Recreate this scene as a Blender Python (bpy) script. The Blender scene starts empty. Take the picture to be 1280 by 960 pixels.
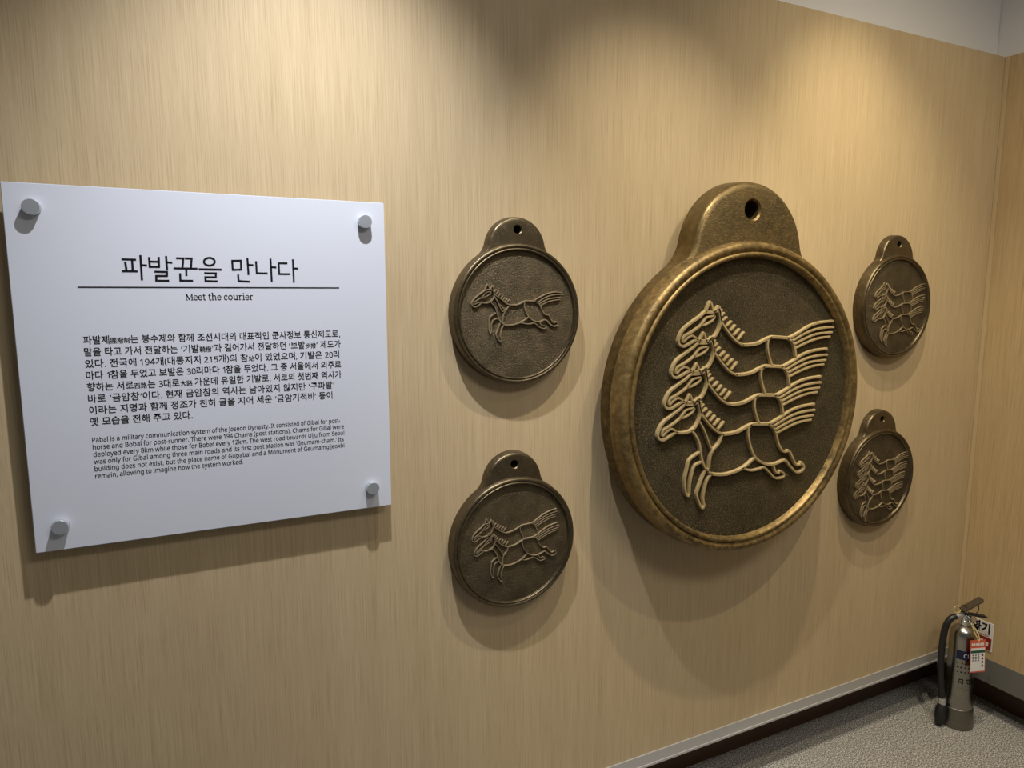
import bpy, bmesh, math, random
from mathutils import Vector, Matrix

SC = bpy.context.scene
COL = SC.collection
PI = math.pi
random.seed(7)

# ------------------------------------------------------------------ camera, world, lamps, exposure
cam_data = bpy.data.cameras.new('camera')
cam_data.sensor_fit = 'HORIZONTAL'
cam_data.sensor_width = 36.0
cam_data.lens = 36.0 * 850.6 / 1280.0
cam_data.clip_start = 0.02
cam = bpy.data.objects.new('camera', cam_data)
COL.objects.link(cam)
SC.camera = cam
cr = Vector((0.90233806, -0.43102561, -0.00171616))
cu = Vector((0.05777414, 0.11700075, 0.99144993))
cf = Vector((0.42713952, 0.89472216, -0.13047636))
cam.matrix_world = Matrix(((cr.x, cu.x, -cf.x, 0.0), (cr.y, cu.y, -cf.y, -1.6), (cr.z, cu.z, -cf.z, 1.68), (0, 0, 0, 1)))

world = bpy.data.worlds.new('world')
SC.world = world
world.use_nodes = True
bg = world.node_tree.nodes['Background']
bg.inputs['Color'].default_value = (0.98, 0.97, 0.97, 1)
bg.inputs['Strength'].default_value = 0.09

SC.view_settings.view_transform = 'Standard'
SC.view_settings.look = 'None'
SC.view_settings.gamma = 1.0
SC.view_settings.use_curve_mapping = False
SC.view_settings.exposure = 0.0

def spot(loc, aim, power, color, cone=95, blend=0.7, radius=0.018):
    l = bpy.data.lights.new('spot_lamp', 'SPOT')
    l.energy = power
    l.color = color
    l.spot_size = math.radians(cone)
    l.spot_blend = blend
    l.shadow_soft_size = radius
    o = bpy.data.objects.new('spot_lamp', l)
    COL.objects.link(o)
    o.location = loc
    o.rotation_euler = (Vector(aim) - Vector(loc)).to_track_quat('-Z', 'Y').to_euler()
    return o

# a row of small ceiling spots half a metre off the left wall, and one further out in the room
spot((0.30, -0.59, 3.04), (0.20, 0.0, 0.42), 160, (0.97, 0.98, 1.03), 75, 1.0)
spot((1.02, -0.64, 3.04), (1.42, 0.0, 0.40), 98, (1.0, 0.91, 0.75), 68, 1.0)
spot((1.82, -0.53, 3.12), (2.20, 0.0, 0.32), 90, (1.0, 0.86, 0.60), 67, 1.0)
spot((1.62, -1.25, 3.20), (2.40, 0.0, 1.00), 70, (1.0, 0.87, 0.64), 92, 1.0)
# unseen area light added as soft fill, overhead behind the camera
al = bpy.data.lights.new('fill_light', 'AREA')
al.shape = 'RECTANGLE'; al.size = 1.2; al.size_y = 0.6; al.energy = 27; al.color = (1.0, 0.96, 0.90)
ao = bpy.data.objects.new('fill_light', al)
COL.objects.link(ao)
ao.location = (1.3, -2.3, 3.28)

# ------------------------------------------------------------------ materials
def mat(name):
    m = bpy.data.materials.new(name)
    m.use_nodes = True
    nt = m.node_tree
    return m, nt, nt.nodes['Principled BSDF']

def nd(nt, t, **kw):
    n = nt.nodes.new(t)
    for k, v in kw.items():
        if k in n.inputs:
            n.inputs[k].default_value = v
        else:
            setattr(n, k, v)
    return n

def plain(name, col, rough=0.5, metal=0.0, spec=0.5):
    m, nt, b = mat(name)
    b.inputs['Base Color'].default_value = (*col, 1)
    b.inputs['Roughness'].default_value = rough
    b.inputs['Metallic'].default_value = metal
    b.inputs['Specular IOR Level'].default_value = spec
    return m

def ramp(nt, stops):
    r = nd(nt, 'ShaderNodeValToRGB')
    e = r.color_ramp.elements
    while len(e) < len(stops):
        e.new(0.5)
    for el, (p, c) in zip(e, stops):
        el.position = p
        el.color = (*c, 1)
    return r

def wood_mat(name, tint=(1, 1, 1)):
    m, nt, b = mat(name)
    L = nt.links
    tc = nd(nt, 'ShaderNodeTexCoord')
    def strand(scale, zs, detail, rough):
        mp = nd(nt, 'ShaderNodeMapping')
        mp.inputs['Scale'].default_value = (scale, scale, zs)
        L.new(tc.outputs['Object'], mp.inputs['Vector'])
        n = nd(nt, 'ShaderNodeTexNoise')
        n.inputs['Scale'].default_value = 1.0
        n.inputs['Detail'].default_value = detail
        n.inputs['Roughness'].default_value = rough
        L.new(mp.outputs['Vector'], n.inputs['Vector'])
        return n.outputs['Fac']
    a = strand(480, 5.0, 4.0, 0.75)
    c = strand(28, 0.5, 3.0, 0.6)
    d = strand(5.0, 0.25, 2.0, 0.5)
    T = lambda r, g, bb: (r * tint[0], g * tint[1], bb * tint[2])
    r1 = ramp(nt, [(0.30, T(0.385, 0.285, 0.155)), (0.47, T(0.51, 0.393, 0.232)), (0.70, T(0.60, 0.48, 0.30))])
    L.new(a, r1.inputs['Fac'])
    r2 = ramp(nt, [(0.30, (0.95, 0.94, 0.925)), (0.55, (1, 1, 1)), (0.75, (1.02, 1.02, 1.02))])
    L.new(c, r2.inputs['Fac'])
    r3 = ramp(nt, [(0.35, (0.98, 0.975, 0.97)), (0.65, (1.01, 1.01, 1.01))])
    L.new(d, r3.inputs['Fac'])
    m1 = nd(nt, 'ShaderNodeMix', data_type='RGBA', blend_type='MULTIPLY')
    m1.inputs[0].default_value = 1.0
    L.new(r1.outputs['Color'], m1.inputs[6]); L.new(r2.outputs['Color'], m1.inputs[7])
    m2 = nd(nt, 'ShaderNodeMix', data_type='RGBA', blend_type='MULTIPLY')
    m2.inputs[0].default_value = 1.0
    L.new(m1.outputs[2], m2.inputs[6]); L.new(r3.outputs['Color'], m2.inputs[7])
    L.new(m2.outputs[2], b.inputs['Base Color'])
    b.inputs['Roughness'].default_value = 0.5
    b.inputs['Specular IOR Level'].default_value = 0.3
    return m

def bronze_mat(name, dark, mid, light, scale, bump, t0=0.42, t1=0.72, metal=0.75, rough=0.42, grain=(1, 1, 1)):
    """cast bronze: blotchy patina with brushed lighter flecks and a pebbled skin"""
    m, nt, b = mat(name)
    L = nt.links
    tc = nd(nt, 'ShaderNodeTexCoord')
    mp = nd(nt, 'ShaderNodeMapping')
    mp.inputs['Scale'].default_value = grain
    L.new(tc.outputs['Object'], mp.inputs['Vector'])
    n1 = nd(nt, 'ShaderNodeTexNoise', Scale=scale, Detail=6.0, Roughness=0.75)
    n2 = nd(nt, 'ShaderNodeTexNoise', Scale=scale * 0.09, Detail=4.0, Roughness=0.6)
    L.new(mp.outputs['Vector'], n1.inputs['Vector']); L.new(tc.outputs['Object'], n2.inputs['Vector'])
    r2 = ramp(nt, [(0.35, dark), (0.65, mid)])
    L.new(n2.outputs['Fac'], r2.inputs['Fac'])
    r1 = ramp(nt, [(t0, (0, 0, 0)), (t1, (1, 1, 1))])
    L.new(n1.outputs['Fac'], r1.inputs['Fac'])
    mx = nd(nt, 'ShaderNodeMix', data_type='RGBA')
    L.new(r1.outputs['Color'], mx.inputs[0])
    L.new(r2.outputs['Color'], mx.inputs[6]); mx.inputs[7].default_value = (*light, 1)
    L.new(mx.outputs[2], b.inputs['Base Color'])
    b.inputs['Metallic'].default_value = metal
    b.inputs['Roughness'].default_value = rough
    bp = nd(nt, 'ShaderNodeBump', Strength=bump, Distance=0.010)
    L.new(n1.outputs['Fac'], bp.inputs['Height'])
    L.new(bp.outputs['Normal'], b.inputs['Normal'])
    return m

def carpet_mat():
    m, nt, b = mat('grey_carpet')
    L = nt.links
    tc = nd(nt, 'ShaderNodeTexCoord')
    n = nd(nt, 'ShaderNodeTexNoise', Scale=210.0, Detail=3.0, Roughness=0.7)
    v = nd(nt, 'ShaderNodeTexVoronoi', Scale=190.0)
    L.new(tc.outputs['Object'], n.inputs['Vector']); L.new(tc.outputs['Object'], v.inputs['Vector'])
    r = ramp(nt, [(0.40, (0.07, 0.066, 0.060)), (0.47, (0.27, 0.26, 0.24)), (0.53, (0.33, 0.32, 0.30)), (0.62, (0.72, 0.71, 0.67))])
    L.new(n.outputs['Fac'], r.inputs['Fac'])
    L.new(r.outputs['Color'], b.inputs['Base Color'])
    b.inputs['Roughness'].default_value = 0.95
    b.inputs['Specular IOR Level'].default_value = 0.1
    bp = nd(nt, 'ShaderNodeBump', Strength=0.6, Distance=0.004)
    L.new(v.outputs['Distance'], bp.inputs['Height'])
    L.new(bp.outputs['Normal'], b.inputs['Normal'])
    return m

def steel_mat(name, col, rough, stretch=(1, 1, 60)):
    m, nt, b = mat(name)
    L = nt.links
    tc = nd(nt, 'ShaderNodeTexCoord')
    mp = nd(nt, 'ShaderNodeMapping')
    mp.inputs['Scale'].default_value = stretch
    L.new(tc.outputs['Object'], mp.inputs['Vector'])
    n = nd(nt, 'ShaderNodeTexNoise', Scale=14.0, Detail=4.0)
    L.new(mp.outputs['Vector'], n.inputs['Vector'])
    r = ramp(nt, [(0.3, tuple(c * 0.8 for c in col)), (0.7, col)])
    L.new(n.outputs['Fac'], r.inputs['Fac'])
    L.new(r.outputs['Color'], b.inputs['Base Color'])
    b.inputs['Metallic'].default_value = 1.0
    b.inputs['Roughness'].default_value = rough
    return m

WOOD = wood_mat('oak_laminate')
WOOD_R = wood_mat('oak_laminate_return', (1.0, 0.96, 0.88))
CARPET = carpet_mat()
PLASTER = plain('grey_paint', (0.76, 0.755, 0.75), 0.8, spec=0.2)
CEIL = plain('white_paint', (0.78, 0.78, 0.77), 0.85, spec=0.2)
ALU = plain('aluminium_trim', (0.52, 0.51, 0.50), 0.42, 0.35)
SHADETRIM = plain('shaded_metal_trim', (0.20, 0.195, 0.18), 0.5, 0.3)  # darker than the left trim: its weak grazing light is put into the colour
KICK = plain('dark_brown_kickboard', (0.085, 0.042, 0.022), 0.45)
BEAD = plain('pale_oak_bead', (0.55, 0.42, 0.24), 0.5)
WHITE = plain('white_acrylic', (0.65, 0.68, 0.75), 0.38, spec=0.4)
INK = plain('black_print', (0.008, 0.008, 0.012), 0.5, spec=0.2)
CHROME = plain('polished_steel', (0.72, 0.74, 0.76), 0.22, 1.0)
BRUSHED = plain('brushed_steel', (0.50, 0.53, 0.56), 0.33, 0.6)
BZ_FACE = bronze_mat('dark_pebbled_bronze', (0.028, 0.022, 0.010), (0.062, 0.047, 0.022), (0.26, 0.195, 0.09), 200, 1.0, 0.50, 0.70, metal=0.6, rough=0.40)
BZ_SIDE = bronze_mat('dark_brown_bronze_edge', (0.060, 0.040, 0.014), (0.125, 0.085, 0.030), (0.24, 0.165, 0.062), 40, 0.10, 0.45, 0.85, metal=0.65, rough=0.40)
BZ_RIM = bronze_mat('antique_gold_rim', (0.075, 0.052, 0.022), (0.21, 0.140, 0.050), (0.42, 0.29, 0.11), 60, 0.12, 0.42, 0.80, metal=0.6, rough=0.43)
BZ_TAB = bronze_mat('brushed_bronze_tab', (0.075, 0.057, 0.027), (0.160, 0.112, 0.046), (0.40, 0.285, 0.12), 90, 0.22, 0.48, 0.80, metal=0.65, rough=0.42, grain=(1, 1, 3))
BZ_LINE = bronze_mat('gilded_relief', (0.34, 0.255, 0.12), (0.46, 0.35, 0.175), (0.58, 0.45, 0.25), 120, 0.15, 0.4, 0.8, metal=0.25, rough=0.42)
SM_BODY = bronze_mat('brown_bronze', (0.075, 0.057, 0.032), (0.130, 0.100, 0.056), (0.24, 0.185, 0.11), 130, 0.12, 0.5, 0.85, metal=0.75, rough=0.33)
SM_FACE = bronze_mat('brown_bronze_field', (0.066, 0.050, 0.026), (0.115, 0.088, 0.047), (0.27, 0.21, 0.118), 230, 0.6, 0.55, 0.80, metal=0.65, rough=0.40)
SM_LINE = bronze_mat('highlight_bronze_relief', (0.25, 0.195, 0.115), (0.34, 0.265, 0.16), (0.46, 0.365, 0.23), 130, 0.12, 0.4, 0.8, metal=0.45, rough=0.30)  # paler than the body, so the ridge highlights are put into the colour
BLACK = plain('hole_shade_black', (0.004, 0.004, 0.004), 0.9, spec=0.0)
RUBBER = plain('black_rubber', (0.012, 0.012, 0.013), 0.38)
PLASTIC = plain('black_plastic', (0.012, 0.012, 0.012), 0.5)
INOX = steel_mat('stainless_cylinder', (0.40, 0.39, 0.36), 0.27)
SKIRT = steel_mat('dull_steel_skirt', (0.26, 0.245, 0.215), 0.42)
NAVY = plain('navy_label', (0.006, 0.010, 0.045), 0.4)
PAPER = plain('white_card', (0.78, 0.77, 0.76), 0.5)
RED = plain('red_print', (0.50, 0.05, 0.03), 0.5)
DKRED = plain('dark_red_print', (0.26, 0.02, 0.015), 0.5)
ORANGE = plain('orange_red_print', (0.62, 0.12, 0.07), 0.5)
GREEN = plain('dark_green_print', (0.02, 0.09, 0.06), 0.5)
GREYTXT = plain('grey_print', (0.12, 0.12, 0.12), 0.6)
BRASSWIRE = plain('yellow_wire', (0.75, 0.62, 0.22), 0.4)

# ------------------------------------------------------------------ mesh helpers
def finish(name, bm, m, parent=None, loc=(0, 0, 0), smooth=None, mats=None):
    me = bpy.data.meshes.new(name)
    bmesh.ops.recalc_face_normals(bm, faces=bm.faces[:])
    if smooth is not None:
        for f in bm.faces:
            f.smooth = True
        for e in bm.edges:
            if len(e.link_faces) == 2 and e.calc_face_angle(0) > math.radians(smooth):
                e.smooth = False
    bm.to_mesh(me)
    bm.free()
    for x in (mats or [m]):
        me.materials.append(x)
    o = bpy.data.objects.new(name, me)
    COL.objects.link(o)
    o.location = loc
    if parent:
        o.parent = parent
    return o

def empty(name, loc, label, cat, group=None, rot=None):
    o = bpy.data.objects.new(name, None)
    o.empty_display_size = 0.05
    COL.objects.link(o)
    o.location = loc
    if rot:
        o.rotation_euler = rot
    o['label'] = label
    o['category'] = cat
    if group:
        o['group'] = group
    return o

def box(bm, x0, x1, y0, y1, z0, z1, bev=0.0):
    r = bmesh.ops.create_cube(bm, size=1.0)
    vs = r['verts']
    for v in vs:
        v.co = Vector(((x0 + x1) / 2 + v.co.x * (x1 - x0), (y0 + y1) / 2 + v.co.y * (y1 - y0), (z0 + z1) / 2 + v.co.z * (z1 - z0)))
    if bev:
        es = list({e for v in vs for e in v.link_edges})
        bmesh.ops.bevel(bm, geom=es, offset=bev, segments=2, affect='EDGES')

def lathe(bm, prof, n=48, M=None, mi=0):
    """revolve (r, h) pairs about +Z, then move by M"""
    M = M or Matrix()
    rings = []
    for r, h in prof:
        if r < 1e-7:
            rings.append([bm.verts.new(M @ Vector((0, 0, h)))])
        else:
            rings.append([bm.verts.new(M @ Vector((r * math.cos(2 * PI * i / n), r * math.sin(2 * PI * i / n), h))) for i in range(n)])
    for a, b in zip(rings, rings[1:]):
        for i in range(n):
            j = (i + 1) % n
            if len(a) == 1 and len(b) == 1:
                continue
            if len(a) == 1:
                f = bm.faces.new((a[0], b[i], b[j]))
            elif len(b) == 1:
                f = bm.faces.new((a[i], a[j], b[0]))
            else:
                f = bm.faces.new((a[i], a[j], b[j], b[i]))
            f.material_index = mi
    return rings

def spline(pts, step=None, sub=6):
    """Catmull-Rom through the points (any dimension)"""
    P = [Vector(p) for p in pts]
    closed = (P[0] - P[-1]).length < 1e-4 and len(P) > 3
    out = []
    n = len(P)
    for i in range(n - 1):
        p1, p2 = P[i], P[i + 1]
        p0 = P[i - 1] if i > 0 else (P[-2] if closed else p1 * 2 - p2)
        p3 = P[i + 2] if i + 2 < n else (P[1] if closed else p2 * 2 - p1)
        for k in range(sub):
            t = k / sub
            out.append(0.5 * ((2 * p1) + (p2 - p0) * t + (2 * p0 - 5 * p1 + 4 * p2 - p3) * t * t + (3 * p1 - p0 - 3 * p2 + p3) * t ** 3))
    out.append(P[-1])
    return out

def tube(bm, pts, rad, n=10, sub=6, cap=True):
    C = spline(pts, sub=sub) if sub > 1 else [Vector(p) for p in pts]
    rs = rad if callable(rad) else (lambda t: rad)
    rings = []
    up = Vector((0.13, 0.21, 0.97))
    for i, c in enumerate(C):
        d = (C[min(i + 1, len(C) - 1)] - C[max(i - 1, 0)]).normalized()
        s = d.cross(up)
        if s.length < 1e-3:
            s = d.cross(Vector((1, 0, 0)))
        s.normalize()
        w = s.cross(d).normalized()
        up = w
        r = rs(i / (len(C) - 1))
        rings.append([bm.verts.new(c + s * (r * math.cos(2 * PI * k / n)) + w * (r * math.sin(2 * PI * k / n))) for k in range(n)])
    for a, b in zip(rings, rings[1:]):
        for k in range(n):
            bm.faces.new((a[k], a[(k + 1) % n], b[(k + 1) % n], b[k]))
    if cap:
        bm.faces.new(rings[0][::-1])
        bm.faces.new(rings[-1])

def ribbon(bm, pts, width, h, y0, S=1.0, sub=5, sharp=False, flat=False):
    """raised line drawn in the x-z plane, standing out towards -y from y0"""
    C = [Vector(p) for p in pts] if sharp else spline(pts, sub=sub)
    w = width / 2
    prof = [(-w, 0), (w, 0)] if flat else [(-1.12 * w, 0), (-0.95 * w, 0.72 * h), (-0.68 * w, h), (0.68 * w, h), (0.95 * w, 0.72 * h), (1.12 * w, 0)]
    n = len(C)
    rows = []
    for i, c in enumerate(C):
        a = (c - C[i - 1]).normalized() if i > 0 else None
        b = (C[i + 1] - c).normalized() if i < n - 1 else None
        if a is None: t, k = b, 1.0
        elif b is None: t, k = a, 1.0
        else:
            t = (a + b)
            t = t.normalized() if t.length > 1e-3 else a
            k = min(1.0 / max(t.dot(a), 0.45), 1.6)
        nrm = Vector((-t.y, t.x))
        ext = Vector((0, 0))
        if not sharp:
            if i == 0: ext = -t * w * 0.5
            if i == n - 1: ext = t * w * 0.5
        rows.append([bm.verts.new(((c.x + ext.x + nrm.x * u * k) * S, y0 - v * S, (c.y + ext.y + nrm.y * u * k) * S)) for u, v in prof])
    for a, b in zip(rows, rows[1:]):
        for k in range(len(prof) - 1):
            bm.faces.new((a[k], a[k + 1], b[k + 1], b[k]))
    if not flat:
        bm.faces.new(rows[0]); bm.faces.new(rows[-1][::-1])

def load_font(fn):
    try:
        return bpy.data.fonts.load(bpy.utils.system_resource('DATAFILES') + '/fonts/' + fn)
    except Exception:
        return None                       # the built-in face has the same glyphs by fallback
LATIN = load_font('NotoSansHebrew-Regular.woff2')

def text_bm(bm, s, size, x, z, y, fit=None, offset=0.0, align='LEFT', place=None, font=None, ascii_scale=1.0, heavier=0.0):
    """flat printed lettering in the x-z plane facing -y; runs in [..] are set smaller; fit = target width"""
    runs, cur, key, small = [], '', None, False
    for ch in s:
        if ch in '[]':
            small = ch == '['
            continue
        kk = (small, ord(ch) > 0x2E80) if ch != ' ' or key is None else key
        if kk != key and cur:
            runs.append((cur, key)); cur = ''
        key = kk
        cur += ch
    if cur: runs.append((cur, key))
    tris, pen, obs = [], 0.0, []
    for body, (sm, asian) in runs:
        cu_ = bpy.data.curves.new('lettering', 'FONT')
        if font and not asian:
            cu_.font = font
        cu_.body = body.strip(' ')
        cu_.size = size * (0.70 if sm else 1.0) * (1.0 if asian else ascii_scale)
        cu_.offset = offset if asian and not sm else 0.0
        cu_.resolution_u = 2 if asian else 3
        o = bpy.data.objects.new('lettering', cu_)
        COL.objects.link(o)
        obs.append(o)
    bpy.context.view_layer.update()
    dg = bpy.context.evaluated_depsgraph_get()
    for (body, (sm, asian)), o in zip(runs, obs):
        sz = size * (0.70 if sm else 1.0)
        lead = len(body) - len(body.lstrip(' '))
        trail = len(body) - len(body.rstrip(' '))
        me = o.evaluated_get(dg).to_mesh()
        xs = [v.co.x for v in me.vertices]
        pen += lead * sz * 0.27
        ox = pen - min(xs) + sz * 0.05
        for sh_ in ((0.0, heavier) if heavier and (sm or not asian) else (0.0,)):      # a second impression thickens the strokes
            tris.append(([(v.co.x + ox + sh_, v.co.y) for v in me.vertices], [tuple(p.vertices) for p in me.polygons]))
        pen = ox + max(xs) + sz * 0.05 + trail * sz * 0.27
        o.evaluated_get(dg).to_mesh_clear()
    for o in obs:
        c_ = o.data
        bpy.data.objects.remove(o)
        bpy.data.curves.remove(c_)
    k = (fit / pen) if fit else 1.0
    tot = pen * k
    sh = {'LEFT': 0, 'CENTER': -tot / 2, 'RIGHT': -tot}[align]
    place = place or (lambda a, b: (a, y, b))
    for vs, fs in tris:
        bv = [bm.verts.new(place(x + sh + a * k, z + b)) for a, b in vs]
        for f in fs:
            try: bm.faces.new([bv[i] for i in f])
            except ValueError: pass
    return tot

def struct(o):
    o['kind'] = 'structure'
    return o

# ------------------------------------------------------------------ the room
CX = 2.786            # x of the right-hand panel face
bm = bmesh.new(); box(bm, -2.2, CX + 0.16, -3.2, 0.17, -0.05, 0.0)
struct(finish('floor', bm, CARPET))
bm = bmesh.new(); box(bm, -2.2, CX, 0.0, 0.05, 0.208, 2.544)
struct(finish('wall_left', bm, WOOD))
bm = bmesh.new(); box(bm, CX, CX + 0.05, -3.2, 0.05, 0.150, 2.544)
struct(finish('wall_right', bm, WOOD_R))
bm = bmesh.new(); box(bm, -2.2, CX + 0.03, 0.052, 0.15, 0.208, 3.30)
struct(finish('wall_back', bm, PLASTER))
bm = bmesh.new(); box(bm, CX + 0.032, CX + 0.15, -3.2, 0.15, 2.50, 3.30)
box(bm, CX + 0.052, CX + 0.15, -3.2, 0.15, 0.150, 2.50)
struct(finish('wall_side', bm, PLASTER))
bm = bmesh.new(); box(bm, -2.2, CX + 0.15, -3.2, 0.15, 3.30, 3.35)
struct(finish('ceiling', bm, CEIL))
bm = bmesh.new(); box(bm, -2.2, CX + 0.13, 0.15, 0.17, 0.0, 0.208)
struct(finish('baseboard_left', bm, KICK))
bm = bmesh.new(); box(bm, CX + 0.13, CX + 0.15, -3.2, 0.15, 0.0, 0.150)
struct(finish('baseboard_right', bm, KICK))
# aluminium edge profile under the left panel: a face strip with a lipped lower edge
bm = bmesh.new()
box(bm, -2.2, CX - 0.012, -0.004, 0.0, 0.210, 0.245)
box(bm, -2.2, CX - 0.012, -0.007, 0.0, 0.203, 0.210)
struct(finish('trim_1', bm, ALU))
bm = bmesh.new()
box(bm, CX - 0.004, CX, -3.2, -0.008, 0.150, 0.248)
struct(finish('trim_2', bm, SHADETRIM))
bm = bmesh.new(); box(bm, CX - 0.007, CX, -0.014, 0.0, 0.248, 2.544, 0.0015)
struct(finish('trim_3', bm, BEAD))
HERD={
 'head':[([(-0.452,0.023),(-0.488,0.007),(-0.530,0.003),(-0.573,0.004),(-0.613,-0.024),(-0.687,-0.065),(-0.749,-0.108),(-0.782,-0.166),(-0.776,-0.200),(-0.738,-0.216),(-0.690,-0.199),(-0.638,-0.176),(-0.604,-0.181),(-0.561,-0.183),(-0.512,-0.174),(-0.470,-0.147),(-0.441,-0.096),(-0.435,-0.053),(-0.446,-0.008),(-0.455,0.023)],1.15),
  ([(-0.565,0.008),(-0.547,0.045),(-0.529,0.072),(-0.513,0.043),(-0.498,0.009)],1.00),
  ([(-0.492,0.004),(-0.475,0.022),(-0.458,0.042),(-0.446,0.029),(-0.448,0.007)],1.00),
  ([(-0.491,-0.021),(-0.552,-0.030),(-0.574,-0.048),(-0.600,-0.080),(-0.566,-0.077),(-0.520,-0.059),(-0.498,-0.042),(-0.491,-0.021)],0.80),
  ([(-0.600,-0.080),(-0.641,-0.105),(-0.693,-0.131),(-0.737,-0.148),(-0.751,-0.175),(-0.739,-0.185),(-0.714,-0.163),(-0.677,-0.148),(-0.646,-0.159),(-0.627,-0.174)],0.95)],
 'mane':[([(-0.449,0.014),(-0.435,-0.034),(-0.422,-0.066),(-0.360,-0.134),(-0.293,-0.191),(-0.226,-0.224)],1.30),
  ([(-0.445,0.001),(-0.426,0.020)],0.95),
  ([(-0.432,-0.022),(-0.407,-0.002)],0.95),
  ([(-0.415,-0.051),(-0.380,-0.032)],0.95),
  ([(-0.378,-0.089),(-0.339,-0.060)],0.95),
  ([(-0.344,-0.120),(-0.304,-0.087)],0.95),
  ([(-0.311,-0.152),(-0.264,-0.114)],0.95),
  ([(-0.273,-0.183),(-0.222,-0.136)],0.95)],
 'back':[([(-0.226,-0.224),(-0.164,-0.225),(-0.088,-0.217),(-0.020,-0.193),(0.040,-0.177),(0.091,-0.179),(0.195,-0.188)],1.35)],
 'tail':[([(0.195,-0.188),(0.236,-0.178),(0.308,-0.149),(0.402,-0.108),(0.509,-0.084),(0.642,-0.075)],1.05),
  ([(0.233,-0.210),(0.269,-0.197),(0.352,-0.164),(0.458,-0.135),(0.567,-0.122),(0.651,-0.120)],0.95),
  ([(0.256,-0.235),(0.376,-0.194),(0.482,-0.167),(0.637,-0.158)],0.95),
  ([(0.276,-0.261),(0.399,-0.222),(0.507,-0.198),(0.617,-0.190)],0.95)],
 'hind':[([(0.030,-0.179),(0.003,-0.205),(0.010,-0.272),(0.040,-0.353),(0.080,-0.416),(0.139,-0.458),(0.204,-0.485),(0.278,-0.489),(0.373,-0.471),(0.420,-0.513),(0.496,-0.575),(0.557,-0.570),(0.571,-0.538),(0.541,-0.506),(0.529,-0.521),(0.492,-0.517),(0.449,-0.459),(0.412,-0.406),(0.369,-0.408),(0.335,-0.387),(0.300,-0.339),(0.268,-0.256),(0.239,-0.214),(0.195,-0.188)],1.10),
  ([(-0.038,-0.485),(0.049,-0.511),(0.121,-0.508),(0.168,-0.501),(0.218,-0.539),(0.287,-0.595),(0.360,-0.596),(0.372,-0.573),(0.330,-0.547),(0.315,-0.562),(0.287,-0.547),(0.269,-0.516),(0.263,-0.497)],0.95)],
 'fore':[([(-0.501,-0.175),(-0.475,-0.200),(-0.446,-0.243),(-0.428,-0.289),(-0.418,-0.339),(-0.397,-0.405),(-0.365,-0.458)],1.15),
  ([(-0.440,-0.115),(-0.406,-0.162),(-0.372,-0.225),(-0.343,-0.288),(-0.328,-0.311)],0.80),
  ([(-0.236,-0.229),(-0.263,-0.285),(-0.309,-0.324),(-0.330,-0.360),(-0.338,-0.406),(-0.341,-0.461)],1.05),
  ([(-0.365,-0.458),(-0.341,-0.461)],1.20),
  ([(-0.340,-0.476),(-0.316,-0.493),(-0.252,-0.507),(-0.184,-0.512),(-0.109,-0.503),(-0.033,-0.484),(0.028,-0.452),(0.073,-0.420)],1.25),
  ([(-0.425,-0.330),(-0.471,-0.348),(-0.516,-0.378),(-0.532,-0.436),(-0.547,-0.498),(-0.544,-0.568),(-0.528,-0.616),(-0.507,-0.616),(-0.504,-0.549),(-0.491,-0.481),(-0.468,-0.420),(-0.415,-0.400)],1.00),
  ([(-0.376,-0.466),(-0.406,-0.527),(-0.432,-0.588),(-0.441,-0.627),(-0.417,-0.684),(-0.390,-0.726),(-0.372,-0.707),(-0.384,-0.653),(-0.371,-0.578),(-0.348,-0.522),(-0.316,-0.493)],1.05)],
 'box':[([(0.030,-0.179),(0.003,-0.205),(0.007,-0.272),(0.034,-0.337),(0.052,-0.374)],1.00),
  ([(0.195,-0.188),(0.239,-0.214),(0.265,-0.260),(0.283,-0.321)],1.10)],
}
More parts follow.
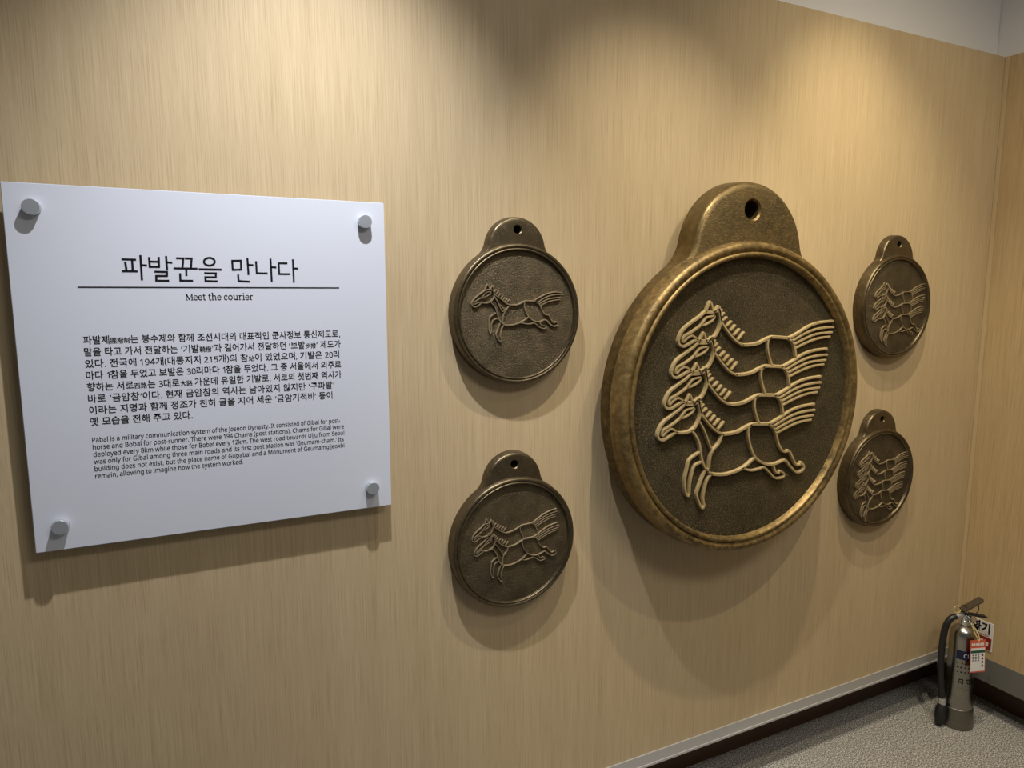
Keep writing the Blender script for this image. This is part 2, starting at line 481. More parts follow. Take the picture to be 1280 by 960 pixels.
LONE={
 'head':[([(-0.451,0.371),(-0.552,0.378),(-0.704,0.286),(-0.783,0.208),(-0.791,0.155),(-0.755,0.122),(-0.691,0.141),(-0.633,0.187),(-0.575,0.180),(-0.503,0.193),(-0.444,0.239),(-0.422,0.298),(-0.451,0.371)],1.10),
  ([(-0.577,0.380),(-0.556,0.424),(-0.533,0.459),(-0.516,0.437),(-0.501,0.398)],1.00),
  ([(-0.487,0.384),(-0.469,0.417),(-0.450,0.444),(-0.436,0.404)],1.00),
  ([(-0.473,0.351),(-0.560,0.338),(-0.611,0.273),(-0.531,0.292),(-0.473,0.351)],0.80),
  ([(-0.611,0.273),(-0.690,0.233),(-0.755,0.194),(-0.762,0.162),(-0.705,0.181),(-0.647,0.198)],0.90)],
 'mane':[([(-0.436,0.365),(-0.400,0.298),(-0.297,0.232),(-0.223,0.171)],1.20),
  ([(-0.422,0.345),(-0.391,0.381)],0.90),
  ([(-0.388,0.314),(-0.348,0.357)],0.90),
  ([(-0.353,0.282),(-0.316,0.321)],0.90),
  ([(-0.315,0.249),(-0.275,0.287)],0.90),
  ([(-0.282,0.222),(-0.241,0.261)],0.90),
  ([(-0.256,0.197),(-0.205,0.240)],0.90),
  ([(-0.229,0.175),(-0.163,0.228)],0.90)],
 'back':[([(-0.223,0.171),(-0.133,0.150),(-0.013,0.156),(0.109,0.209),(0.201,0.209),(0.278,0.208),(0.325,0.174)],1.20)],
 'tail':[([(0.278,0.222),(0.449,0.304),(0.607,0.345),(0.764,0.338)],0.95),
  ([(0.325,0.188),(0.481,0.269),(0.623,0.303),(0.751,0.307)],0.95),
  ([(0.356,0.163),(0.513,0.235),(0.743,0.266)],0.95),
  ([(0.380,0.139),(0.545,0.203),(0.728,0.229)],0.95)],
 'hind':[([(0.094,0.203),(0.094,0.108),(0.140,-0.002),(0.217,-0.079),(0.342,-0.122),(0.467,-0.090),(0.547,-0.161),(0.627,-0.197),(0.691,-0.171),(0.674,-0.128),(0.610,-0.134),(0.562,-0.077),(0.514,-0.014),(0.459,-0.007),(0.403,0.063),(0.364,0.146),(0.325,0.181),(0.286,0.204)],1.10),
  ([(0.033,-0.130),(0.171,-0.153),(0.272,-0.141),(0.358,-0.205),(0.452,-0.228),(0.484,-0.194),(0.420,-0.186),(0.381,-0.164),(0.365,-0.127)],0.95)],
 'fore':[([(-0.474,0.186),(-0.415,0.126),(-0.379,0.032),(-0.343,-0.076),(-0.299,-0.124),(-0.261,-0.131)],1.10),
  ([(-0.415,0.272),(-0.364,0.192),(-0.320,0.098),(-0.283,0.051),(-0.231,0.070),(-0.178,0.130)],1.00),
  ([(-0.312,0.138),(-0.275,0.098),(-0.246,0.077)],0.80),
  ([(-0.226,0.068),(-0.268,0.004),(-0.284,-0.104)],1.00),
  ([(-0.276,-0.151),(-0.149,-0.163),(-0.013,-0.136),(0.094,-0.090),(0.155,-0.050)],1.10),
  ([(-0.401,0.026),(-0.497,-0.040),(-0.512,-0.153),(-0.513,-0.233),(-0.491,-0.284),(-0.473,-0.234),(-0.473,-0.154),(-0.446,-0.087),(-0.380,-0.055)],1.00),
  ([(-0.328,-0.130),(-0.373,-0.236),(-0.396,-0.303),(-0.366,-0.371),(-0.329,-0.406),(-0.300,-0.394),(-0.322,-0.332),(-0.302,-0.225),(-0.261,-0.147)],1.00)],
}
HERD_STEP=(0.0490,0.2038)
PLACED={2:([[1.0674, -0.0816, 0.0916], [0.1348, 1.0779, 0.228]],(-0.0359, 0.2407)),3:([[1.1159, -0.0249, 0.1372], [0.113, 1.076, 0.0147]],(0.0087, 0.2413)),4:([[1.1023, 0.0274, 0.0524], [0.0248, 1.0884, -0.103]],(0.042, 0.2257))}
TITLE=[[(-0.1730,0.2193),(-0.1476,0.2190)],
 [(-0.1671,0.2143),(-0.1657,0.1966)],
 [(-0.1547,0.2189),(-0.1548,0.1968)],
 [(-0.1735,0.1961),(-0.1464,0.1961)],
 [(-0.1396,0.2281),(-0.1399,0.1784)],
 [(-0.1393,0.2084),(-0.1290,0.2080)],
 [(-0.1243,0.2247),(-0.1243,0.2042)],
 [(-0.1072,0.2254),(-0.1078,0.2044)],
 [(-0.1242,0.2158),(-0.1078,0.2158)],
 [(-0.1259,0.2053),(-0.1060,0.2054)],
 [(-0.0938,0.2276),(-0.0935,0.1991)],
 [(-0.0935,0.2149),(-0.0830,0.2143)],
 [(-0.1167,0.1958),(-0.0940,0.1956),(-0.0945,0.1875),(-0.1139,0.1873),(-0.1142,0.1778),(-0.0911,0.1777)],
 [(-0.0756,0.2235),(-0.0625,0.2233),(-0.0650,0.2036)],
 [(-0.0597,0.2234),(-0.0469,0.2233),(-0.0494,0.2035)],
 [(-0.0816,0.2030),(-0.0371,0.2028)],
 [(-0.0582,0.2018),(-0.0586,0.1878)],
 [(-0.0701,0.1933),(-0.0704,0.1781),(-0.0467,0.1780)],
 [(-0.0035,0.2178),(-0.0039,0.2157),(-0.0051,0.2137),(-0.0068,0.2120),(-0.0090,0.2107),(-0.0116,0.2099),(-0.0143,0.2096),(-0.0169,0.2098),(-0.0193,0.2105),(-0.0214,0.2118),(-0.0229,0.2134),(-0.0239,0.2153),(-0.0241,0.2174),(-0.0236,0.2194),(-0.0225,0.2214),(-0.0208,0.2231),(-0.0186,0.2244),(-0.0161,0.2252),(-0.0134,0.2256),(-0.0107,0.2254),(-0.0083,0.2246),(-0.0062,0.2234),(-0.0047,0.2217),(-0.0037,0.2198),(-0.0035,0.2178)],
 [(-0.0350,0.2019),(0.0089,0.2016)],
 [(-0.0248,0.1939),(-0.0026,0.1938),(-0.0031,0.1856),(-0.0231,0.1857),(-0.0233,0.1777),(-0.0002,0.1774)],
 [(0.0286,0.2202),(0.0475,0.2209),(0.0471,0.2022),(0.0306,0.2015),(0.0304,0.2203)],
 [(0.0607,0.2271),(0.0612,0.1912)],
 [(0.0608,0.2122),(0.0720,0.2119)],
 [(0.0407,0.1919),(0.0409,0.1781),(0.0643,0.1770)],
 [(0.0777,0.2204),(0.0780,0.1951),(0.1000,0.1948)],
 [(0.1073,0.2265),(0.1077,0.1770)],
 [(0.1076,0.2082),(0.1186,0.2079)],
 [(0.1418,0.2171),(0.1237,0.2168),(0.1239,0.1937),(0.1471,0.1938)],
 [(0.1535,0.2259),(0.1537,0.1759)],
 [(0.1539,0.2065),(0.1645,0.2058)]]

# ------------------------------------------------------------------ bronze medallions
def outline(R0, rt, zt, fr, n_arc=10):
    """disc of radius R0 with a round hanging tab (radius rt, centre zt) and filleted shoulders; counter-clockwise from the bottom"""
    # fillet circle tangent outside both the disc and the tab
    a, b, c = R0 + fr, rt + fr, zt
    z = (a * a - b * b + c * c) / (2 * c)
    x = math.sqrt(max(a * a - z * z, 0))
    th_d = math.atan2(z, x)                       # contact on the disc
    th_t = math.atan2(z - zt, x)                  # contact on the tab
    pts = []
    N = 72
    for i in range(N + 1):
        t = -PI / 2 + (th_d + PI / 2) * i / N
        pts.append((R0 * math.cos(t), R0 * math.sin(t)))
    a0, a1 = th_d + PI, math.atan2(zt - z, -x)    # fillet from the disc contact to the tab contact
    if a1 < 0: a1 += 2 * PI
    for i in range(1, n_arc):
        t = a0 + (a1 - a0) * i / n_arc
        pts.append((x + fr * math.cos(t), z + fr * math.sin(t)))
    for i in range(0, 21):
        t = th_t + (PI / 2 - th_t) * i / 20
        pts.append((rt * math.cos(t), zt + rt * math.sin(t)))
    return pts + [(-px, pz) for px, pz in pts[-2:0:-1]]

def inset(pts, d):
    n = len(pts)
    out = []
    for i in range(n):
        p0, p1 = Vector(pts[i - 1]), Vector(pts[(i + 1) % n])
        t = (p1 - p0).normalized()
        nrm = Vector((-t.y, t.x))                 # inward for a counter-clockwise outline
        q = Vector(pts[i]) + nrm * d
        out.append((q.x, q.y))
    return out

def medallion_parts(root, S, bm_mat, face_mat, tab_mat, side_mat, D=0.235):
    """cast body with tab and hole, raised rim, sunk field; S = radius of the inner ring in metres"""
    tabd = 0.165
    base = outline(1.095, 0.505, 1.0, 0.30)
    bm = bmesh.new()
    loops = []
    for d, h in ((0.0, 0.0), (0.010, tabd - 0.055), (0.018, tabd - 0.025), (0.036, tabd - 0.006), (0.062, tabd)):
        loops.append([bm.verts.new((x * S, -h * S, z * S)) for x, z in (inset(base, d) if d else base)])
    n = len(base)
    for a, b in zip(loops, loops[1:]):
        for i in range(n):
            j = (i + 1) % n
            bm.faces.new((a[i], a[j], b[j], b[i]))
    # front plate with the hole
    hr, hz, hn = 0.064, 1.303, 28
    ring = [[bm.verts.new((math.cos(2 * PI * i / hn) * r * S, -h * S, (hz + math.sin(2 * PI * i / hn) * r) * S)) for i in range(hn)]
            for r, h in ((hr + 0.012, tabd), (hr, tabd - 0.012), (hr, 0.004))]
    for a, b in zip(ring, ring[1:]):
        for i in range(hn):
            j = (i + 1) % hn
            bm.faces.new((a[i], a[j], b[j], b[i]))
    bm.verts.ensure_lookup_table()
    es = [bm.edges.get((loops[-1][i], loops[-1][(i + 1) % n])) for i in range(n)]
    es += [bm.edges.get((ring[0][i], ring[0][(i + 1) % hn])) for i in range(hn)]
    bmesh.ops.triangle_fill(bm, edges=es, use_beauty=True, use_dissolve=False)
    bm.faces.new(loops[0][::-1])
    bm.normal_update()
    for f in bm.faces:
        f.material_index = 1 if abs(f.normal.y) < 0.75 else 0
    body = finish('body', bm, tab_mat, root, smooth=40, mats=[tab_mat, side_mat])
    bm = bmesh.new()
    lathe(bm, [(0.0, -0.002), (hr - 0.001, -0.002), (hr - 0.001, 0.006), (0.0, 0.006)], 28, Matrix.Translation((0, 0, hz * S)) @ Matrix.Rotation(PI / 2, 4, 'X') @ Matrix.Scale(S, 4))
    finish('hole_shade_disc', bm, BLACK, body)  # black disc added at the bottom, painting in the shade of the hole
    # raised rim: rounded crest, groove, thin inner ring
    TURN = Matrix.Rotation(PI / 2, 4, 'X') @ Matrix.Scale(S, 4)
    bm = bmesh.new()
    lathe(bm, [(1.10, tabd - 0.05), (1.092, tabd + 0.012), (1.083, D - 0.022), (1.070, D - 0.006), (1.052, D), (1.036, D - 0.003), (1.028, D - 0.012), (1.020, D - 0.016),
               (1.016, D - 0.006), (1.006, D), (0.996, D), (0.988, D - 0.008), (0.982, D - 0.042), (0.978, D - 0.05)], 128, TURN)
    finish('rim', bm, bm_mat, root, smooth=60)
    bm = bmesh.new()
    lathe(bm, [(0.984, D - 0.046), (0.93, D - 0.044), (0.6, D - 0.043), (0.3, D - 0.043), (0.0, D - 0.043)], 128, TURN)
    finish('field', bm, face_mat, root, smooth=60)
    return D - 0.044

def horse(root, design, keys, S, depth, m, T=None, step=(0, 0), w=0.0175, h=0.024):
    """one outlined horse: its lines as a relief, mane and tail as parts of it"""
    def tr(p):
        x, z = p[0] + step[0], p[1] + step[1]
        if T:
            x, z = T[0][0] * p[0] + T[0][1] * p[1] + T[0][2] + step[0], T[1][0] * p[0] + T[1][1] * p[1] + T[1][2] + step[1]
        return (x, z)
    def build(name, ks, parent):
        bm = bmesh.new()
        for k in ks:
            for pts, ww in design[k]:
                ribbon(bm, [tr(p) for p in pts], w * ww * (0.8 if name == 'mane' else 1.0), h, -depth * S + 0.0005, S)
        return finish(name, bm, m, parent, smooth=50)
    o = build('horse_relief', [k for k in keys if k not in ('mane', 'tail')], root)
    build('mane', ['mane'], o)
    build('tail', ['tail'], o)
    return o

FULL = ('head', 'mane', 'back', 'tail', 'hind', 'fore')
REAR = ('head', 'mane', 'back', 'tail', 'box')
U_ = 1.6
def place(cx, cz):
    return (cx * U_, -0.0005, cz * U_ + 1.68)

big = empty('horse_medallion', (0.918 * U_, -0.042, -0.1915 * U_ + 1.68), 'huge round bronze medallion with four gilded galloping horses, hung on the wood wall', 'medallion')
SB = 0.2605 * U_
dep = medallion_parts(big, SB, BZ_RIM, BZ_FACE, BZ_TAB, BZ_SIDE)
bm = bmesh.new()
lathe(bm, [(0.0, -0.0005), (0.22, -0.0005), (0.22, -0.0410), (0.0, -0.0410)], 48, Matrix.Rotation(PI / 2, 4, 'X'))
finish('wall_spacer', bm, PLASTIC, big)
for k in range(4):
    horse(big, HERD, FULL if k == 0 else REAR, SB, dep, BZ_LINE, None, (HERD_STEP[0] * k, HERD_STEP[1] * k))

SS = 0.1022 * U_
GROUP = 'small horse medallions around the big one'
small = [
    (1, (0.4797, -0.0317), 'small brown bronze medallion with a single running horse, above the two-horse medallion'),
    (2, (0.4737, -0.4097), 'small brown bronze medallion with two running horses, left and below the huge medallion'),
    (3, (1.3910, -0.0280), 'small brown bronze medallion with three running horses, upper right beside the huge medallion'),
    (4, (1.3760, -0.4075), 'small brown bronze medallion with four running horses, above the fire extinguisher'),
]
proto = None
for k, c, label in small:
    root = empty('horse_medallion', place(*c), label, 'medallion', GROUP)
    if proto is None:
        medallion_parts(root, SS, SM_BODY, SM_FACE, SM_BODY, SM_BODY)
        proto = root
    else:
        for ch in list(proto.children):
            if ch.name.startswith('horse_relief'):
                continue
            cc = ch.copy(); COL.objects.link(cc); cc.parent = root
            for g in ch.children:
                gg = g.copy(); COL.objects.link(gg); gg.parent = cc
    if k == 1:
        continue
for (k, c, label), root in zip(small, [o for o in bpy.data.objects if o.get('group') == GROUP]):
    if k == 1:
        horse(root, LONE, FULL, SS, dep, SM_LINE, h=0.034)
    else:
        T, st = PLACED[k]
        for j in range(k):
            horse(root, HERD, FULL if j == 0 else REAR, SS, dep, SM_LINE, T, (st[0] * j, st[1] * j), w=0.0135, h=0.030)

# ------------------------------------------------------------------ the white text board on its four stand-offs
BX, BZ = 0.0407 * U_, -0.093 * U_ + 1.68
FACE = -0.0312
sign = empty('information_sign', (BX, 0, BZ), 'square white acrylic board with black Korean and English text on steel stand-offs', 'sign')
bm = bmesh.new(); box(bm, -0.3592, 0.3592, FACE, FACE + 0.006, -0.3570, 0.3570, 0.0012)
finish('board', bm, WHITE, sign)
PR = FACE - 0.0004
bm = bmesh.new()
for s in TITLE:
    ribbon(bm, s, 0.0040, 0, PR, 1.0, sharp=True, flat=True)
finish('title_lettering', bm, INK, sign)
bm = bmesh.new(); box(bm, -0.2510, 0.2517, PR, PR + 0.0002, 0.1630, 0.1655)
finish('heading_rule', bm, INK, sign)

# the serif subtitle, drawn letter by letter: thick stems, thin bars, slab serifs (unit = x-height)
def arc(cx, cy, rx, ry, a0, a1, n=14):
    return [(cx + rx * math.cos(math.radians(a0 + (a1 - a0) * i / n)), cy + ry * math.sin(math.radians(a0 + (a1 - a0) * i / n))) for i in range(n + 1)]
TH, TN = 0.19, 0.10
GL = {
    'M': (1.46, [([(0.22, 0.0), (0.22, 1.30)], TN), ([(0.22, 1.28), (0.72, 0.08)], TH), ([(0.74, 0.05), (1.22, 1.28)], TN), ([(1.24, 0), (1.24, 1.30)], TH), ([(0.04, 0.05), (0.42, 0.05)], TN), ([(1.02, 0.05), (1.44, 0.05)], TN), ([(0.04, 1.26), (0.24, 1.26)], TN), ([(1.22, 1.26), (1.44, 1.26)], TN)]),
    'e': (0.86, [(arc(0.44, 0.5, 0.33, 0.44, 5, 190), 0.13), (arc(0.44, 0.5, 0.33, 0.44, 150, 325), 0.17), ([(0.12, 0.53), (0.78, 0.53)], TN)]),
    't': (0.62, [([(0.26, 1.25), (0.26, 0.25)] + arc(0.44, 0.22, 0.18, 0.17, 180, 310, 6), TH), ([(0.04, 0.94), (0.56, 0.94)], TN)]),
    'h': (1.06, [([(0.24, 0), (0.24, 1.50)], TH), (arc(0.52, 0.60, 0.28, 0.34, 150, 0, 8) + [(0.80, 0.0)], 0.17), ([(0.04, 0.05), (0.44, 0.05)], TN), ([(0.62, 0.05), (1.02, 0.05)], TN), ([(0.04, 1.46), (0.26, 1.46)], TN)]),
    'c': (0.80, [(arc(0.44, 0.5, 0.34, 0.44, 50, 310, 16), 0.16), ([(0.62, 0.70), (0.68, 0.92)], 0.14)]),
    'o': (0.98, [(arc(0.48, 0.5, 0.37, 0.44, 0, 360, 20), 0.16)]),
    'u': (1.06, [([(0.24, 0.96), (0.24, 0.38)] + arc(0.50, 0.38, 0.26, 0.30, 180, 340, 8), 0.17), ([(0.80, 0.96), (0.80, 0.0)], TH), ([(0.04, 0.93), (0.26, 0.93)], TN), ([(0.60, 0.93), (0.82, 0.93)], TN), ([(0.80, 0.05), (1.0, 0.05)], TN)]),
    'r': (0.76, [([(0.24, 0), (0.24, 0.96)], TH), (arc(0.54, 0.60, 0.30, 0.32, 165, 60, 8), 0.15), ([(0.04, 0.05), (0.48, 0.05)], TN), ([(0.04, 0.93), (0.26, 0.93)], TN)]),
    'i': (0.54, [([(0.28, 0), (0.28, 0.96)], TH), ([(0.04, 0.05), (0.50, 0.05)], TN), ([(0.06, 0.93), (0.30, 0.93)], TN), ([(0.27, 1.24), (0.27, 1.44)], 0.2)]),
    ' ': (0.42, []),
}
msg = 'Meet the courier'
tot = sum(GL[c][0] for c in msg)
ux = 0.1318 / tot
uz = 0.0103
bm = bmesh.new()
pen = -0.0632
for c in msg:
    for pts, w in GL[c][1]:
        ribbon(bm, [(pen + x * ux, 0.1382 + z * uz) for x, z in pts], w * uz, 0, PR, 1.0, sharp=True, flat=True)
    pen += GL[c][0] * ux
finish('subtitle_lettering', bm, INK, sign)

KOR = [
    '파발제[擺撥制]는 봉수제와 함께 조선시대의 대표적인 군사정보 통신제도로,',
    '말을 타고 가서 전달하는 ‘기발[騎撥]’과 걸어가서 전달하던 ‘보발[步撥]’ 제도가',
    '있다. 전국에 194개(대동지지 215개)의 참[站]이 있었으며, 기발은 20리',
    '마다 1참을 두었고 보발은 30리마다 1참을 두었다. 그 중 서울에서 의주로',
    '향하는 서로[西路]는 3대로[大路] 가운데 유일한 기발로, 서로의 첫번째 역사가',
    '바로 ‘금암참’이다. 현재 금암참의 역사는 남아있지 않지만 ‘구파발’',
    '이라는 지명과 함께 정조가 친히 글을 지어 세운 ‘금암기적비’ 등이',
    '옛 모습을 전해 주고 있다.']
KW = [0.501, 0.5015, 0.4975, 0.501, 0.501, 0.484, 0.479, 0.187]
bm = bmesh.new()
for i, (s, w) in enumerate(zip(KOR, KW)):
    text_bm(bm, s, 0.0185, -0.2502, 0.0610 - 0.02327 * i - 0.0068, PR, fit=w, offset=0.00022, font=LATIN, ascii_scale=1.16, heavier=0.0004)
finish('korean_paragraph', bm, INK, sign)
ENG = [
    'Pabal is a military communication system of the Joseon Dynasty. It consisted of Gibal for post-',
    'horse and Bobal for post-runner. There were 194 Chams (post stations). Chams for Gibal were',
    'deployed every 8km while those for Bobal every 12km. The west road towards Uiju from Seoul',
    'was only for Gibal among three main roads and its first post station was ‘Geumam-cham.’ Its',
    'building does not exist, but the place name of Gupabal and a Monument of Geumamgijeokbi',
    'remain, allowing to imagine how the system worked.']
EW = [0.4927, 0.5008, 0.5011, 0.4994, 0.5004, 0.2795]
bm = bmesh.new()
for i, (s, w) in enumerate(zip(ENG, EW)):
    text_bm(bm, s, 0.0168, -0.2488, -0.1390 - 0.01485 * i - 0.0045, PR, fit=w, font=LATIN, heavier=0.00025)
finish('english_paragraph', bm, INK, sign)
# stand-offs: a spun cap in front of the board and its barrel behind it
for x in (-0.155, 0.236):
    for z in (0.102, -0.2845):
        lx, lz = x * U_ - BX, z * U_ + 1.68 - BZ
        M = Matrix.Translation((lx, FACE, lz)) @ Matrix.Rotation(PI / 2, 4, 'X')
        bm = bmesh.new()
        lathe(bm, [(0.0, 0.0), (0.0148, 0.0), (0.0150, 0.002), (0.0150, 0.0140), (0.0140, 0.0158), (0.0, 0.0160)], 36, M)
        cap = finish('standoff_cap', bm, BRUSHED, sign, smooth=30)
        bm = bmesh.new()
        lathe(bm, [(0.0, -0.0062), (0.0100, -0.0062), (0.0100, -0.0312), (0.0, -0.0312)], 24, M)
        finish('standoff_barrel', bm, CHROME, cap, smooth=30)

# ------------------------------------------------------------------ fire extinguisher in the corner
ext = empty('fire_extinguisher', (2.654, -0.105, 0.0), 'stainless fire extinguisher with black hose standing on the carpet in the corner', 'fire extinguisher', rot=(0, 0, -0.4457))
# local frame: +x to the viewer's right, -y towards the viewer
bm = bmesh.new()
lathe(bm, [(0.0, 0.004), (0.054, 0.0), (0.0585, 0.002), (0.0590, 0.010), (0.0560, 0.045), (0.0535, 0.078), (0.0528, 0.080), (0.0505, 0.082), (0.0, 0.082)], 48)
finish('skirt', bm, SKIRT, ext, smooth=35)
bm = bmesh.new()
lathe(bm, [(0.0, 0.078), (0.0510, 0.078), (0.0515, 0.084), (0.0472, 0.125), (0.0457, 0.19), (0.0455, 0.362), (0.0446, 0.375), (0.0415, 0.387), (0.0350, 0.397), (0.0250, 0.405), (0.0175, 0.409), (0.0160, 0.414), (0.0, 0.414)], 56)
cyl = finish('cylinder', bm, INOX, ext, smooth=35)
def wrap(r, ang0):
    return lambda a, b: (r * math.sin(ang0 + a / r), -r * math.cos(ang0 + a / r), b)
def wrapped_patch(bm, r, a0, a1, z0, z1, n=14):
    P = wrap(r, 0)
    lo = [bm.verts.new(P(a0 + (a1 - a0) * i / n, z0)) for i in range(n + 1)]
    hi = [bm.verts.new(P(a0 + (a1 - a0) * i / n, z1)) for i in range(n + 1)]
    for i in range(n):
        bm.faces.new((lo[i], lo[i + 1], hi[i + 1], hi[i]))
RC = 0.0459
bm = bmesh.new(); wrapped_patch(bm, RC, -0.045, 0.055, 0.285, 0.321)
finish('navy_label', bm, NAVY, cyl)
bm = bmesh.new(); text_bm(bm, 'CL', 0.026, -0.022, 0.2945, 0, place=wrap(RC + 0.0004, 0), font=LATIN)
finish('label_lettering', bm, PAPER, cyl)
bm = bmesh.new()
rnd = random.Random(3)
for row, z in enumerate((0.268, 0.250, 0.232)):
    for i in range(6):
        a = -0.040 + i * 0.013 + rnd.uniform(-0.002, 0.002)
        wrapped_patch(bm, RC + 0.0002, a, a + rnd.uniform(0.003, 0.008), z, z + rnd.uniform(0.003, 0.007), 2)
finish('printed_marks', bm, INK, cyl)
for a in (-0.030, -0.006, 0.020):                     # the row of square pictograms
    bm = bmesh.new()
    for q in ((0, 0.003, 0.188, 0.206), (0.012, 0.015, 0.186, 0.204), (0.0, 0.015, 0.203, 0.207), (0.006, 0.009, 0.188, 0.198)):
        wrapped_patch(bm, RC + 0.0002, a + q[0], a + q[1], q[2], q[3], 2)
    finish('pictogram', bm, INK, cyl)
bm = bmesh.new()
for i in range(7):
    z = 0.176 - i * 0.0075
    wrapped_patch(bm, RC + 0.0006, -0.034, 0.030 - 0.01 * (i % 3), z, z + 0.0018, 8)
finish('small_print', bm, GREYTXT, cyl)
# neck, valve block, gauge
bm = bmesh.new()
lathe(bm, [(0.0, 0.410), (0.0165, 0.410), (0.0165, 0.418), (0.0200, 0.419), (0.0200, 0.428), (0.0150, 0.430), (0.0140, 0.450), (0.0105, 0.454), (0.0105, 0.468), (0.0, 0.468)], 32)
valve = finish('valve', bm, CHROME, ext, smooth=30)
bm = bmesh.new()
lathe(bm, [(0.0, 0.0), (0.0125, 0.0), (0.0130, 0.004), (0.0125, 0.012), (0.0105, 0.013), (0.0, 0.0125)], 28, Matrix.Translation((0.016, -0.012, 0.436)) @ Matrix.Rotation(math.radians(62), 4, 'X') @ Matrix.Rotation(math.radians(20), 4, 'Y'))
finish('pressure_gauge', bm, CHROME, valve, smooth=30)
# levers open towards the viewer's right
def lever(name, p0, p1, w, th, m, lip=0.008):
    bm = bmesh.new()
    L_ = (Vector(p1) - Vector(p0)).length
    box(bm, 0, L_, -w / 2, w / 2, -th, 0, 0.0008)
    for s in (-1, 1):
        box(bm, 0.0, L_ * 0.96, s * w / 2 - 0.0012, s * w / 2 + 0.0012, -lip, -th * 0.5)
    d = (Vector(p1) - Vector(p0)).normalized()
    q = Matrix((d, Vector((0, 1, 0)), d.cross(Vector((0, 1, 0))))).transposed().to_4x4()
    bm.transform(Matrix.Translation(p0) @ q)
    return finish(name, bm, m, ext)
lever('squeeze_lever', (-0.018, -0.004, 0.474), (0.060, 0.004, 0.515), 0.030, 0.002, SKIRT)
lever('carry_handle', (-0.012, -0.004, 0.463), (0.078, -0.004, 0.446), 0.022, 0.0025, PLASTIC, 0.006)
bm = bmesh.new(); tube(bm, [(0.036, -0.004, 0.452), (0.048, -0.004, 0.470), (0.046, 0.0, 0.500)], 0.0016, 6, 3)
finish('lever_spring', bm, PLASTIC, ext, smooth=40)
bm = bmesh.new(); tube(bm, [(-0.040 + 0.014 * math.cos(a), -0.012, 0.477 + 0.014 * math.sin(a)) for a in [i * PI / 8 for i in range(17)]], 0.0012, 6, 2, cap=False)
finish('safety_ring', bm, BRASSWIRE, ext, smooth=40)
bm = bmesh.new(); tube(bm, [(-0.028, -0.012, 0.480), (-0.022, -0.010, 0.492), (-0.008, -0.008, 0.490), (0.002, -0.006, 0.478), (-0.010, -0.010, 0.466), (-0.028, -0.012, 0.480)], 0.0018, 6, 3)
finish('safety_pin', bm, PLASTIC, ext, smooth=40)
# hose from a grey elbow over and down to the black nozzle
bm = bmesh.new(); tube(bm, [(-0.004, 0.0, 0.446), (-0.020, -0.002, 0.448), (-0.042, -0.004, 0.443)], 0.0105, 14, 4)
finish('hose_coupling', bm, plain('grey_coupling', (0.55, 0.55, 0.55), 0.35, 0.7), ext, smooth=40)
bm = bmesh.new(); tube(bm, [(-0.038, -0.004, 0.445), (-0.058, -0.006, 0.436), (-0.074, -0.008, 0.412), (-0.083, -0.010, 0.375), (-0.087, -0.012, 0.32), (-0.086, -0.012, 0.25), (-0.080, -0.012, 0.18), (-0.070, -0.012, 0.112)], 0.0118, 16, 6)
hose = finish('hose', bm, RUBBER, ext, smooth=40)
bm = bmesh.new(); tube(bm, [(-0.0705, -0.012, 0.116), (-0.068, -0.012, 0.100), (-0.067, -0.012, 0.088)], lambda t: 0.0150 - 0.002 * abs(t - 0.5), 16, 3)
finish('ferrule', bm, CHROME, hose, smooth=40)
bm = bmesh.new(); tube(bm, [(-0.067, -0.012, 0.090), (-0.070, -0.014, 0.072), (-0.075, -0.018, 0.048), (-0.080, -0.022, 0.016)], lambda t: 0.013 + 0.007 * math.sin(min(t * 1.25, 1) * PI * 0.6) - 0.004 * max(0, t - 0.75) * 4, 20, 5)
finish('nozzle', bm, PLASTIC, hose, smooth=40)

# red and white instruction card hung from the neck by a loop of wire
card = empty('instruction_tag', (2.654, -0.105, 0.0), 'small white card with red border hanging from the extinguisher neck', 'tag', rot=(0, 0, -0.4457))
CARD = Matrix.Translation((0.014, -0.062, 0.378)) @ Matrix.Rotation(math.radians(8), 4, 'Z') @ Matrix.Rotation(math.radians(-4), 4, 'X')
def card_part(name, x0, x1, z0, z1, y, m, par):
    bm = bmesh.new(); box(bm, x0, x1, y - 0.0003, y, z0, z1); bm.transform(CARD)
    return finish(name, bm, m, par)
bm = bmesh.new(); box(bm, -0.031, 0.033, 0.0, 0.0012, -0.126, 0.0); bm.transform(CARD)
sheet = finish('card_sheet', bm, ORANGE, card)
card_part('white_panel', -0.0285, 0.0305, -0.121, -0.031, -0.0002, PAPER, sheet)
card_part('green_bar', -0.0285, 0.0305, -0.050, -0.040, -0.0006, GREEN, sheet)
bm = bmesh.new()
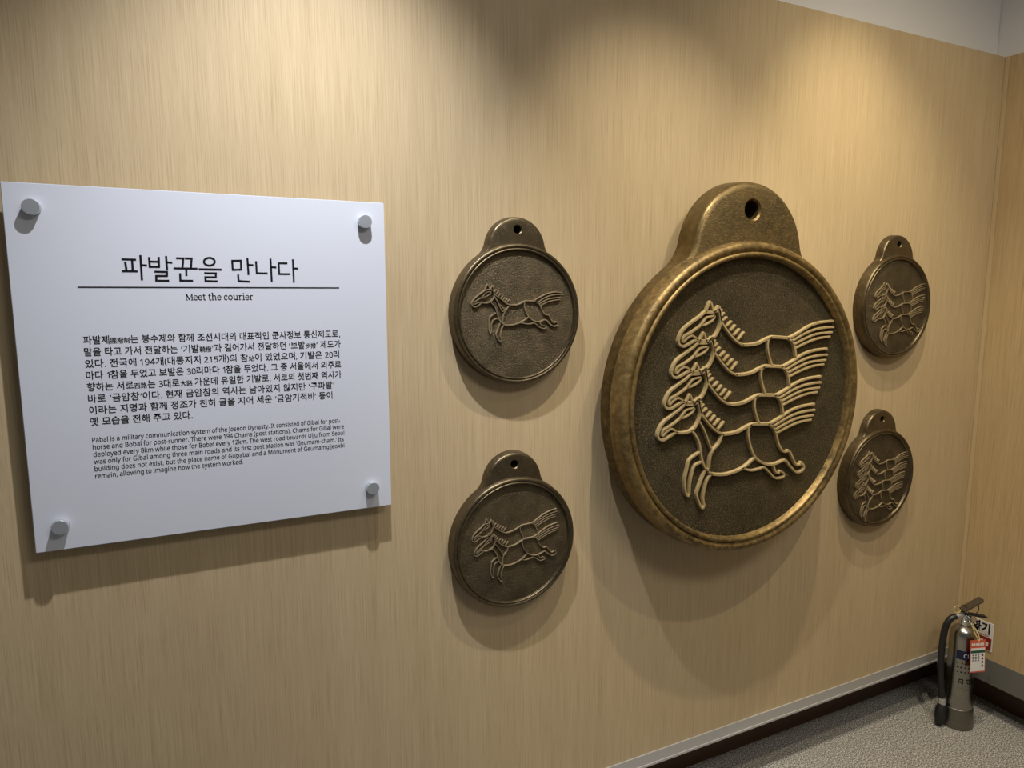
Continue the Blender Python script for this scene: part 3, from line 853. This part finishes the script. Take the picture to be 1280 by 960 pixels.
for i in range(6):
    box(bm, -0.026 + i * 0.009, -0.0200 + i * 0.009, -0.0008, -0.0003, -0.022, -0.012)
bm.transform(CARD); finish('heading_marks', bm, PAPER, sheet)
bm = bmesh.new()
for i in range(3):
    for j in range(4):
        box(bm, -0.022 + i * 0.011, -0.0155 + i * 0.011, -0.0008, -0.0003, -0.060 - j * 0.007, -0.0565 - j * 0.007)
for j in range(4):
    box(bm, 0.017, 0.024, -0.0008, -0.0003, -0.063 - j * 0.014, -0.055 - j * 0.014)
bm.transform(CARD); finish('printed_icons', bm, INK, sheet)
bm = bmesh.new(); tube(bm, [(0.012, -0.020, 0.430), (0.024, -0.036, 0.400), (0.022, -0.055, 0.388), (0.018, -0.0635, 0.374), (0.014, -0.054, 0.386), (0.013, -0.036, 0.404), (0.012, -0.020, 0.430)], 0.0011, 6, 4)
finish('wire_loop', bm, BRASSWIRE, ext, smooth=40)

# the extinguisher sign on the right-hand panel; local x runs along the wall from the corner towards the room
plate = empty('wall_sign', (CX - 0.0005, -0.0, 0.0), 'white and dark red sign on the right wall behind the fire extinguisher', 'sign', rot=(0, 0, -PI / 2))
bm = bmesh.new(); box(bm, 0.018, 0.142, -0.003, 0.0, 0.280, 0.396, 0.0008)
pl = finish('plate', bm, PAPER, plate)
bm = bmesh.new(); box(bm, 0.0195, 0.1385, -0.0034, -0.0029, 0.2835, 0.334)
finish('red_panel', bm, DKRED, pl)
bm = bmesh.new(); text_bm(bm, '소화기', 0.047, 0.024, 0.352, -0.0036, fit=0.108, offset=0.0016, font=LATIN)
finish('sign_lettering', bm, INK, pl)
bm = bmesh.new()
for i in range(12):
    box(bm, 0.030 + i * 0.0082, 0.0355 + i * 0.0082, -0.0035, -0.003, 0.3385, 0.3415)
finish('sign_small_print', bm, DKRED, pl)
bm = bmesh.new()
vs = [bm.verts.new((x, -0.0037, z)) for x, z in ((0.085, 0.308), (0.108, 0.326), (0.108, 0.316), (0.128, 0.316), (0.128, 0.300), (0.108, 0.300), (0.108, 0.290))]
bm.faces.new(vs)
finish('arrow', bm, PAPER, pl)
